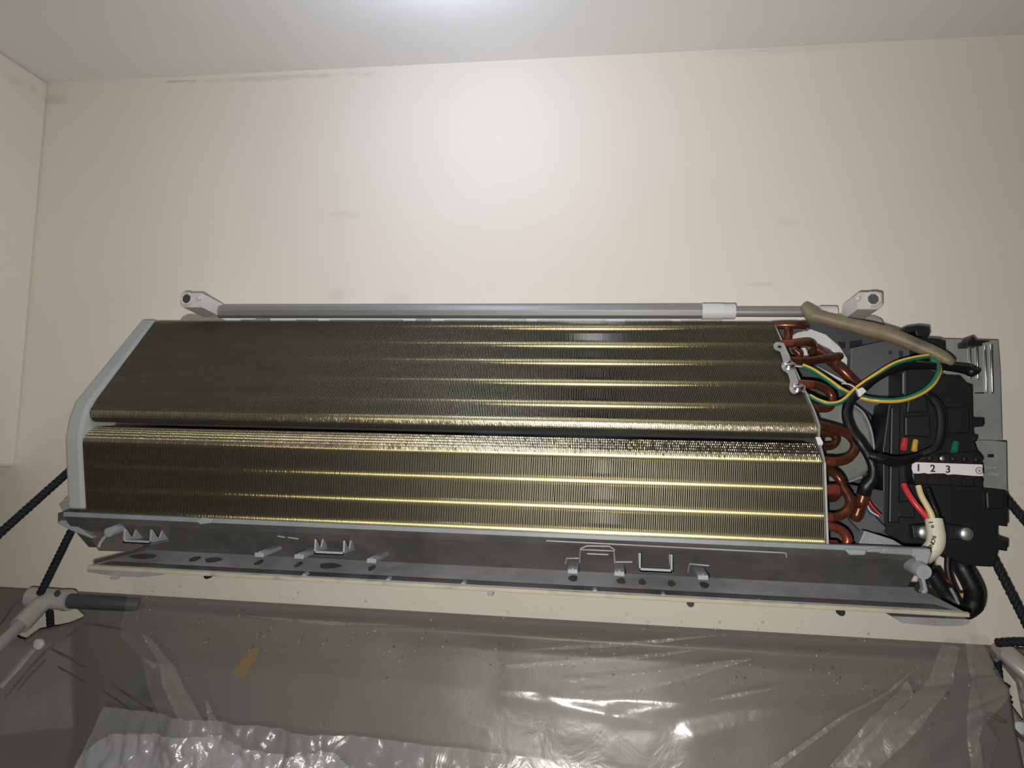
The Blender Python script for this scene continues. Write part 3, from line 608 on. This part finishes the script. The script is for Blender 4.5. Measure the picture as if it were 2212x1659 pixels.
# pipes and cables leaving below right
ptube([(2070, 1205, -.080), (2080, 1228, -.08), (2095, 1255, -.085), (2105, 1282, -.09), (2101, 1308, -.095), (2086, 1330, -.10)], [15, 16, 16, 16.5, 17, 9], 'black_soft', 'pipe_bundle', n=18)
ptube([(2012, 1236, -.110), (2028, 1262, -.11), (2050, 1290, -.11), (2075, 1318, -.115)], [13, 14, 15, 12], 'black_soft', 'pipe_bundle', n=18)
ptube([(2048, 1200, -.085), (2047, 1230, -.085), (2056, 1265, -.09), (2072, 1300, -.10)], 5.5, 'dark_rib', 'signal_cable')
ptube([(2053, 1270, -.118), (2064, 1290, -.118), (2073, 1312, -.118)], 3, 'rail', 'drain_seam')
ptube([(2025, 1247, -.10), (2036, 1246, -.10), (2050, 1258, -.10)], 1.3, 'red', 'thin_lead')
ptube([(2002, 1200, -.13), (2012, 1212, -.12), (2006, 1224, -.12), (2012, 1240, -.115)], 5, 'black_soft', 'signal_cable')
poly('yellow_tape', [(2072, 1282), (2092, 1282), (2096, 1288), (2078, 1299)], -.082, .004, 'ytape', 0)
poly('yellow_tape', [(2100, 1285), (2126, 1285), (2127, 1302), (2118, 1318), (2100, 1312)], -.060, .004, 'ytape', 0)
# water drops hanging at the left end of the lip
for x, y, r in ((243, 1247, .0022), (253, 1247, .0022)):
    c = P(x, y, -.188); MB().dome(c, (0, 0, -1), r, r*1.2, 12, 5).build('water_drop', M['water'], ac)

# ------------------------------------------------------------ mounting plate behind
mp_ = thing('mounting_plate', (-.15, -.008, 2.0), 'pale steel mounting plate on the wall, showing above the coil, with rounded end brackets', 'mounting plate')
zt = P(1100, 688, -.004).z
MB().box((-.50, -.004, 2.02), (.22, -.001, zt)).build('back_plate', M['nylon'], mp_)
for x0, x1 in ((520, 552), (552, 582), (640, 686), (712, 870), (898, 930), (960, 1098), (1098, 1135), (1160, 1310), (1350, 1450), (1470, 1560)):
    hh = 692 if (x0 in (552, 898, 1098)) else 690
    MB().prism([P(x0, 686 if hh == 692 else 690, -.007), P(x1, 686 if hh == 692 else 690, -.007), P(x1, 700, -.007), P(x0, 700, -.007)], (0, .003, 0)).build('plate_hook', M['galv'], mp_)
MB().prism([P(x, y, -.030) for x, y in [(386, 705), (386, 694), (392, 684), (402, 679), (452, 678), (475, 688), (500, 699), (500, 705)]], (0, .028, 0)).build('end_bracket', M['galv'], mp_, bevel=.002)
MB().prism([P(x, y, -.030) for x, y in [(1800, 684), (1830, 681), (1890, 681), (1906, 688), (1914, 702), (1916, 725), (1860, 712), (1800, 695)]], (0, .028, 0)).build('end_bracket', M['galv'], mp_, bevel=.002)

# ------------------------------------------------------------ telescopic rod
YR = -.042
rod = thing('telescopic_rod', (-.13, YR, 2.245), 'grey aluminium telescopic rod with white end clamps, lying above the coil', 'rod')
def hexrod(x0, x1, rpx, n, m, name, yy0, yy1):
    a, b = P(x0, yy0, YR), P(x1, yy1, YR); return MB().tube([a, b], rpx*.81/FPX, n, smooth=False).build(name, m, rod, bevel=.0006)
hexrod(474, 1518, 16, 8, M['alu'], 'outer_tube', 673, 673)
hexrod(1510, 1778, 10.5, 16, M['alu'], 'inner_tube', 674, 674.5)
hexrod(1516, 1560, 17, 28, M['nylon'], 'collar', 673, 673)
mb = MB(); a, b = P(1560, 673, YR), P(1588, 673, YR)
for i in range(7): 
    q0 = a+(b-a)*(i/7); q1 = a+(b-a)*((i+.62)/7); mb.tube([q0, q1], .0088, 24)
mb.tube([a, b], .0080, 20); mb.build('ribbed_grip', M['nylon'], rod)
hexrod(462, 476, 14.5, 20, M['white'], 'end_socket', 672, 672.5); hexrod(1770, 1806, 13, 20, M['white'], 'end_socket', 674.5, 675)
for (fx0, fx1, side) in ((387, 438, -1), (1853, 1907, 1)):
    a, b = P(fx0, 664 if side < 0 else 668, -.078), P(fx1, 632 if side < 0 else 630, -.078)
    x0, x1, z0, z1 = a.x, b.x, a.z, b.z; ch = .004
    fr = [(x0+(ch if side < 0 else 0), -.078, z0), (x1-(ch if side > 0 else 0), -.078, z0), (x1, -.078, z0+ch*(side > 0)), (x1, -.078, z1-ch*.5), (x1-ch*.5, -.078, z1), (x0+ch*.5, -.078, z1), (x0, -.078, z1-ch*.5), (x0, -.078, z0+ch*(side < 0))]
    shx = .004*(-side)
    cl_ = MB().prism(fr, (shx, .040, -.005)).build('end_clamp', M['white'], rod, bevel=.0015)
    cx = (x0+.010) if side < 0 else (x1-.010); c = V((cx, -.078, (z0+z1)/2+.001))
    ring = [c+V((math.cos(a_)*.0070, -.002, math.sin(a_)*.0070)) for a_ in [2*math.pi*i/8+.39 for i in range(9)]]
    MB().tube(ring, .0016, 8, smooth=False).build('socket_ring', M['white'], cl_)
    MB().tube([c+V((0, -.0004, 0)), c+V((0, -.0008, 0))], .0062, 16).build('socket_hole', M['casing2'] if side < 0 else M['steelgrey'], cl_)
    sx = c.x+.0145*(-side); MB().dome((sx, -.078, c.z+.001), (0, -1, 0), .003, .0022, 12, 4).build('clamp_pin', M['white'], cl_)

# ------------------------------------------------------------ washing cover: frame, tarp, sheets
fr_ = thing('cover_frame', P(100, 1300, -.02), 'grey tube frame of the washing cover, with tee joints near the wall', 'frame')
def ft(pts, rpx, m, name, **k): return ptube(pts, rpx, m, name, parent=fr_, sub=0, **k)
ft([(66, 1290, -.052), (150, 1297, -.052)], [17, 17.5], 'pole', 'tee_joint', n=24, re=False)
ft([(138, 1296, -.052), (152, 1297, -.052)], [18.5, 18.5], 'pole', 'tee_joint', n=24)
ft([(95, 1298, -.056), (42, 1352, -.09)], [15, 16], 'pole', 'tee_arm', n=24)
ft([(48, 1346, -.088), (-80, 1468, -.20)], [9.5, 12], 'pole', 'side_pole', n=20)
ft([(150, 1298, -.052), (205, 1301, -.050), (300, 1306, -.030)], 13, 'casing2', 'back_pole', n=20)
ft([(2150, 1410, -.022), (2175, 1412, -.022), (2300, 1520, -.10)], [15, 16, 16], 'pole', 'side_pole', n=20)
c = P(124, 1282, -.0630); MB().tube([c, c+V((0, -.0005, .0002))], .004, 14).build('joint_hole', M['casing2'], fr_)

holes = [[(108, 1304), (172, 1308), (195, 1328), (160, 1343), (116, 1350), (103, 1366), (66, 1347), (72, 1332)],
         [(2136, 1440), (2144, 1424), (2158, 1420), (2180, 1445), (2205, 1475), (2212, 1485), (2212, 1560), (2195, 1530), (2172, 1508), (2185, 1486), (2160, 1470)]]
def inside(pt, pg):
    x, y = pt; r_ = False; j = len(pg)-1
    for i in range(len(pg)):
        if (pg[i][1] > y) != (pg[j][1] > y) and x < (pg[j][0]-pg[i][0])*(y-pg[i][1])/(pg[j][1]-pg[i][1])+pg[i][0]: r_ = not r_
        j = i
    return r_
holes3 = [[(P(x, y, -.03).x, P(x, y, -.03).z) for x, y in h] for h in holes]
TX0, TX1, TZ0, TZ1 = -1.05, .75, 1.62, 1.900
def tarp_pt(u, v):
    x = TX0+(TX1-TX0)*u; z = TZ1-(TZ1-TZ0)*v
    d = TZ1-z
    y = -.004-.034*min(1, d/.012)**.5*(1 if -.725 < x < .41 else .4) - max(0, d-.03)*.30 - max(0, d-.14)*.5
    side = max(0, -.66-x+.10*0-d*-.35) ; y -= side*.55*min(1, d/.05)
    side = max(0, x-.43+d*.2); y -= side*.4*min(1, d/.05)
    y += .006*noise.noise(V((x*4, z*7, 1.3)))*min(1, d/.03)+.002*noise.noise(V((x*14, z*20, 4)))*min(1, d/.03)
    return (x, min(y, -.003), z)
def dseg(x, z, ax, az, bx, bz):
    dx, dz = bx-ax, bz-az; t = max(0, min(1, ((x-ax)*dx+(z-az)*dz)/(dx*dx+dz*dz))); return math.hypot(x-ax-dx*t, z-az-dz*t), t
def tarp_snap(u, v):
    x, y, z = tarp_pt(u, v)
    for h in holes3:
        for i in range(len(h)):
            a, b = h[i], h[(i+1) % len(h)]; d, t = dseg(x, z, a[0], a[1], b[0], b[1])
            if d < .0026:
                x2, z2 = a[0]+(b[0]-a[0])*t, a[1]+(b[1]-a[1])*t
                return tarp_pt((x2-TX0)/(TX1-TX0), (TZ1-z2)/(TZ1-TZ0))
    return x, y, z
def tarp_keep(u, v):
    p = tarp_pt(u, v); return not any(inside((p[0], p[2]), h) for h in holes3)
tp = thing('washing_cover', (0, -.03, 1.62), 'grey-brown waterproof cover hanging open against the wall below the air conditioner', 'washing cover')
MB().grid(tarp_snap, 620, 96, keep=tarp_keep).build('cover_fabric', M['tarp'], tp, solid=.0008)
def tarp_at(px, py, off=.002):
    # march the pixel ray onto the cover surface
    y = -.04
    for _ in range(12):
        q = P(px, py, y); v = (TZ1-q.z)/(TZ1-TZ0); y = tarp_pt((q.x-TX0)/(TX1-TX0), max(0, min(1, v)))[1]
    q = P(px, py, y-off); return q
def seam(pts, wpx, m, name):
    return MB().tube([tarp_at(*s_, .0006) for s_ in pts], wpx*.75/FPX, 8, sub=5, flat=.25).build(name, M[m], tp)
seam([(192, 1342), (150, 1372), (105, 1402), (60, 1450), (0, 1522)], 3.0, 'seam', 'seam')
seam([(108, 1400), (180, 1438), (260, 1490), (330, 1535)], 3, 'seam', 'seam')
seam([(125, 1440), (180, 1470), (250, 1510), (300, 1548)], 2, 'seam', 'seam')
seam([(180, 1346), (220, 1352), (265, 1360)], 3, 'seam', 'seam')
seam([(100, 1425), (60, 1465), (20, 1512), (0, 1535)], 3, 'seam', 'seam')
seam([(72, 1402), (40, 1440), (0, 1484)], 8, 'pale_band', 'hem_band')
seam([(2212, 1600), (2170, 1560), (2130, 1540)], 4, 'seam', 'seam')
for (x, y, r) in ((82, 1392, .0064), (2204, 1573, .0064)):
    c = tarp_at(x, y, .004); MB().tube([c+V((0, .003, 0)), c], r, 24).dome(c, (0, -1, .2), r, .0015, 24, 4).build('snap_button', M['nylon'], tp)
# tape scrap
tq = [tarp_at(x, y, .0065) for x, y in [(541, 1403), (562, 1398), (553, 1425), (542, 1437), (528, 1463), (500, 1458), (512, 1438), (528, 1418)]]
tag(MB().prism(tq, (0, .0006, 0)).build('tape_scrap', M['tape']), 'small brown strip of adhesive tape stuck on the washing cover', 'tape')

# clear sheet draped from below the lip over the cover
def ridge(d, w_): return math.exp(-(d/w_)**2)
def wz(px, py, Y=-.08): q = P(px, py, Y); return q.x, q.z
folds = []
for a, b, wd, am in [((2080, 1400), (1330, 1480), .006, .006), ((2075, 1390), (1200, 1440), .005, .005), ((2090, 1370), (1000, 1345), .004, .004), ((2085, 1420), (1650, 1655), .005, .007), ((2090, 1440), (1750, 1659), .009, .011),
                     ((2095, 1470), (1900, 1659), .008, .008), ((2110, 1430), (2120, 1659), .010, .010), ((2060, 1380), (1480, 1520), .008, .006), ((1400, 1500), (1100, 1440), .006, .005), ((1300, 1400), (700, 1370), .008, .005),
                     ((300, 1400), (400, 1560), .006, .006), ((330, 1440), (520, 1659), .006, .008), ((420, 1500), (380, 1659), .005, .006), ((440, 1500), (600, 1640), .006, .008), ((800, 1330), (300, 1300), .006, .004), ((1000, 1345), (600, 1330), .005, .004), ((1150, 1340), (1600, 1330), .004, .004), ((1350, 1330), (1900, 1345), .004, .004)]:
    folds.append((*wz(*a), *wz(*b), wd, am))
CTX = [(1.965, -.55, .30), (1.90, -.57, .36)]
def clear_pt(u, v):
    z = 1.962-.372*v
    def ip(tab):
        for (a0, p0), (a1_, p1) in zip(tab, tab[1:]):
            if v <= a1_: return p0+(p1-p0)*(v-a0)/(a1_-a0)
        return tab[-1][1]
    xl = P(ip([(0, 272), (.18, 262), (.31, 318), (.45, 372), (.62, 395), (1, 400)]), 1300, -.175).x+.010*noise.noise(V((v*9, 0, 0)))
    xr = P(ip([(0, 2078), (.16, 2110), (.28, 2165), (.41, 2115), (.57, 2128), (1, 2110)]), 1300, -.175).x+.006*noise.noise(V((v*11, 5, 0)))
    x = xl+(xr-xl)*u
    y = -.186+.030*min(1, v/.25)-.10*max(0, v-.25)
    base = tarp_pt((x-TX0)/(TX1-TX0), max(0, (TZ1-z)/(TZ1-TZ0)))[1]
    if v > .2: y = min(y, base-.012)
    f = 0
    for (ax, az, bx, bz, wd, am) in folds:
        d, t = dseg(x, z, ax, az, bx, bz); f -= am*ridge(d, wd*(.4+t))*(.5+.5*t)
    k = min(1, v/.12)
    y += k*(f*.40+.003*noise.noise(V((x*3, z*6, 8)))+.0012*noise.noise(V((x*9+z*12, z*16, 2))))
    return (x, y, z)
cs_ = tag(MB().grid(clear_pt, 300, 134).build('clear_sheet', M['clear']), 'wrinkled clear plastic sheet taped under the air conditioner lip, draped over the washing cover', 'plastic sheet', kind='stuff' if False else None)
# doubled strips of the sheet, and flash streaks on creases painted as pale strips
def clear_on(x, z):
    v = max(0, min(1, (1.962-z)/.372)); x0 = clear_pt(0, v)[0]; x1 = clear_pt(1, v)[0]
    return clear_pt((x-x0)/(x1-x0), v)[1]
def strip(px, amp=.0013):
    pg = []
    for (x, y) in px:
        yy = -.19
        for _ in range(6): q = P(x, y, yy); yy = clear_on(q.x, q.z)-.003
        pg.append((q.x, q.z))
    x0, x1 = min(p[0] for p in pg), max(p[0] for p in pg); z0, z1 = min(p[1] for p in pg), max(p[1] for p in pg)
    nu = max(6, int((x1-x0)/.0016)); nv = max(6, int((z1-z0)/.0016))
    def pt(u, v):
        x = x0+(x1-x0)*u; z = z1-(z1-z0)*v; near = None
        for i in range(len(pg)):
            a, b = pg[i], pg[(i+1) % len(pg)]; d, t = dseg(x, z, a[0], a[1], b[0], b[1])
            if d < .0013 and (near is None or d < near[0]): near = (d, a[0]+(b[0]-a[0])*t, a[1]+(b[1]-a[1])*t)
        if near: x, z = near[1], near[2]
        nn = amp*(abs(noise.noise(V((x*55, z*90, 3))))+.6*abs(noise.noise(V((x*130, z*190, 7)))))
        return (x, clear_on(x, z)-.002-nn, z)
    MB().grid(pt, nu, nv, keep=lambda u, v: inside((x0+(x1-x0)*u, z1-(z1-z0)*v), pg)).build('fold_streak', M['double'], cs_)
for px_ in ([(2035, 1392), (2075, 1398), (2058, 1480), (2000, 1560), (1900, 1659), (1800, 1659), (1950, 1530), (2010, 1460)],
            [(2085, 1385), (2125, 1390), (2150, 1440), (2185, 1500), (2150, 1540), (2115, 1600), (2125, 1659), (2098, 1659), (2090, 1560), (2100, 1480)],
            [(2046, 1494), (1996, 1540), (1968, 1572), (2002, 1550)],
            [(300, 1365), (330, 1385), (352, 1412), (395, 1480), (440, 1560), (475, 1659), (400, 1659), (385, 1560), (350, 1480), (335, 1420)],
            [(442, 1505), (470, 1560), (520, 1610), (600, 1659), (478, 1659), (455, 1600)],
            [(1190, 1470), (1300, 1462), (1400, 1452), (1560, 1428), (1640, 1422), (1500, 1462), (1400, 1490), (1300, 1505), (1240, 1496), (1320, 1484)],
            [(1090, 1437), (1300, 1422), (1520, 1402), (1420, 1420), (1300, 1432), (1100, 1446)],
            [(1080, 1408), (1350, 1387), (1600, 1368), (1450, 1386), (1300, 1400)],
            [(2000, 1432), (1880, 1516), (1660, 1659), (1684, 1659), (1900, 1512)],
            [(1960, 1470), (1900, 1535), (1790, 1659), (1840, 1659), (1935, 1540), (1975, 1500)],
            [(1500, 1520), (1600, 1496), (1700, 1484), (1600, 1506)],
            [(520, 1330), (760, 1345), (900, 1352), (700, 1350)], [(300, 1420), (345, 1436), (330, 1446)]):
    strip(px_)
# pale crumpled sheet low on the cover
def liner_pt(u, v):
    x = -.500+u*.80-.03*v*(u < .02)
    top = P(480+u*10, 1575, -.2).z - .028*u**1.2 + (-.012 if u < .10 else 0)*0
    z = top-(top-1.60)*v
    y = -.17-.55*(top-z)
    n1 = noise.noise(V((x*16, z*16, 3))); n2 = noise.noise(V((x*40, z*30, 9)))
    cr = max(0, 1-abs(u-.22)/.30)
    y += (-.014*abs(n1)-.007*abs(n2)-.004*abs(noise.noise(V((x*90, z*70, 2)))))*(.25+1.3*cr)
    return (x, y, z)
ln_ = tag(MB().grid(liner_pt, 260, 60).build('plastic_liner', M['liner']), 'pale crumpled plastic liner lying in the bottom of the washing cover', 'plastic sheet')

M['crumple'] = sheet_mat('flash_sheen_film', (.82, .82, .90), .24, .26, .9, 45, (1, 1, 1))  # flash sheen on the liner's left part, put in as a whiter layer
lq = [(168, 1632), (210, 1600), (300, 1596), (380, 1606), (470, 1600), (520, 1622), (600, 1640), (690, 1640), (800, 1700), (140, 1700)]
lpg = [(P(x, y, -.20).x, P(x, y, -.20).z) for x, y in lq]
def crum(u, v):
    x, y, z = liner_pt(u*.5, v)
    return (x, y-.0015-.004*abs(noise.noise(V((x*60, z*60, 1)))), z)
def crum_keep(u, v):
    q = crum(u, v); k_ = noise.noise(V((q[0]*18, q[2]*18, 5)))*.004
    return inside((q[0]+k_, q[2]+k_), lpg)
MB().grid(crum, 420, 170, keep=crum_keep).build('crumpled_sheen', M['crumple'], ln_)

# droplets on the sheets: uncountable spatter
mb = MB(); rnd = random.Random(3)
for i in range(230):
    u = rnd.random(); v = rnd.choice((rnd.uniform(.04, .22), rnd.uniform(.2, .9), rnd.uniform(.10, .2)))
    p = V(clear_pt(u, v)); r = rnd.uniform(.0003, .0009)
    mb.dome(p+V((0, -.0002, 0)), (0, -1, .1), r, r*.7, 8, 3)
tag(mb.build('water_spatter', M['water']), 'tiny water droplets scattered over the clear plastic sheet', 'water droplets', kind='stuff')

# ------------------------------------------------------------ ropes
def rope(pts, rpx, label):
    o = MB(); path = [P(*q) for q in pts]
    rr = [.88*rpx*(CAM-b).length/FPX for b in path]
    # two twisted strands
    dense = []
    n = 90
    seg = [(path[i+1]-path[i]).length for i in range(len(path)-1)]; tot = sum(seg)
    for i in range(n+1):
        s_ = tot*i/n; k = 0
        while k < len(seg)-1 and s_ > seg[k]: s_ -= seg[k]; k += 1
        dense.append((path[k]+(path[k+1]-path[k])*min(1, s_/seg[k]), (path[k+1]-path[k]).normalized()))
    r = sum(rr)/len(rr)
    for ph in (0, 2.094, 4.189):
        pp = []
        for i, (p, t) in enumerate(dense):
            a = V((0, -1, 0)); u = (a-t*a.dot(t)).normalized(); v_ = t.cross(u); an = ph+tot/n*i*420
            pp.append(p+(u*math.cos(an)+v_*math.sin(an))*r*.48)
        o.tube(pp, r*.56, 8)
    return tag(o.build('rope', M['rope']), label, 'rope', 'dark ropes holding the washing cover')
rope([(205, 965, -.06), (145, 1022, -.08), (-70, 1215, -.14), (-200, 1335, -.18)], 8.5, 'dark rope running down left from behind the foam end plate')
rope([(175, 1108, -.05), (152, 1150, -.05), (86, 1284, -.064)], 7.5, 'dark rope running down to the left tee joint of the frame')
rope([(104, 1300, -.006), (108, 1330, -.006), (110, 1372, -.006)], 7, 'short dark rope seen through the cover opening below the left tee joint')
rope([(2105, 1140, -.045), (2150, 1215, -.05), (2212, 1338, -.055), (2260, 1440, -.06), (2420, 1760, -.10)], 8.5, 'dark rope running down right from the bottom of the wiring box')
rope([(2160, 1060, -.040), (2185, 1092, -.045), (2260, 1180, -.06), (2500, 1440, -.12)], 8, 'dark rope running down right from beside the terminal plate')
rope([(2152, 1390, -.040), (2185, 1388, -.045), (2270, 1388, -.05), (2400, 1392, -.05)], 7.5, 'dark horizontal rope along the upper right edge of the washing cover')
rope([(2153, 1425, -.012), (2160, 1480, -.012)], 7, 'short dark rope seen through the right opening of the cover')
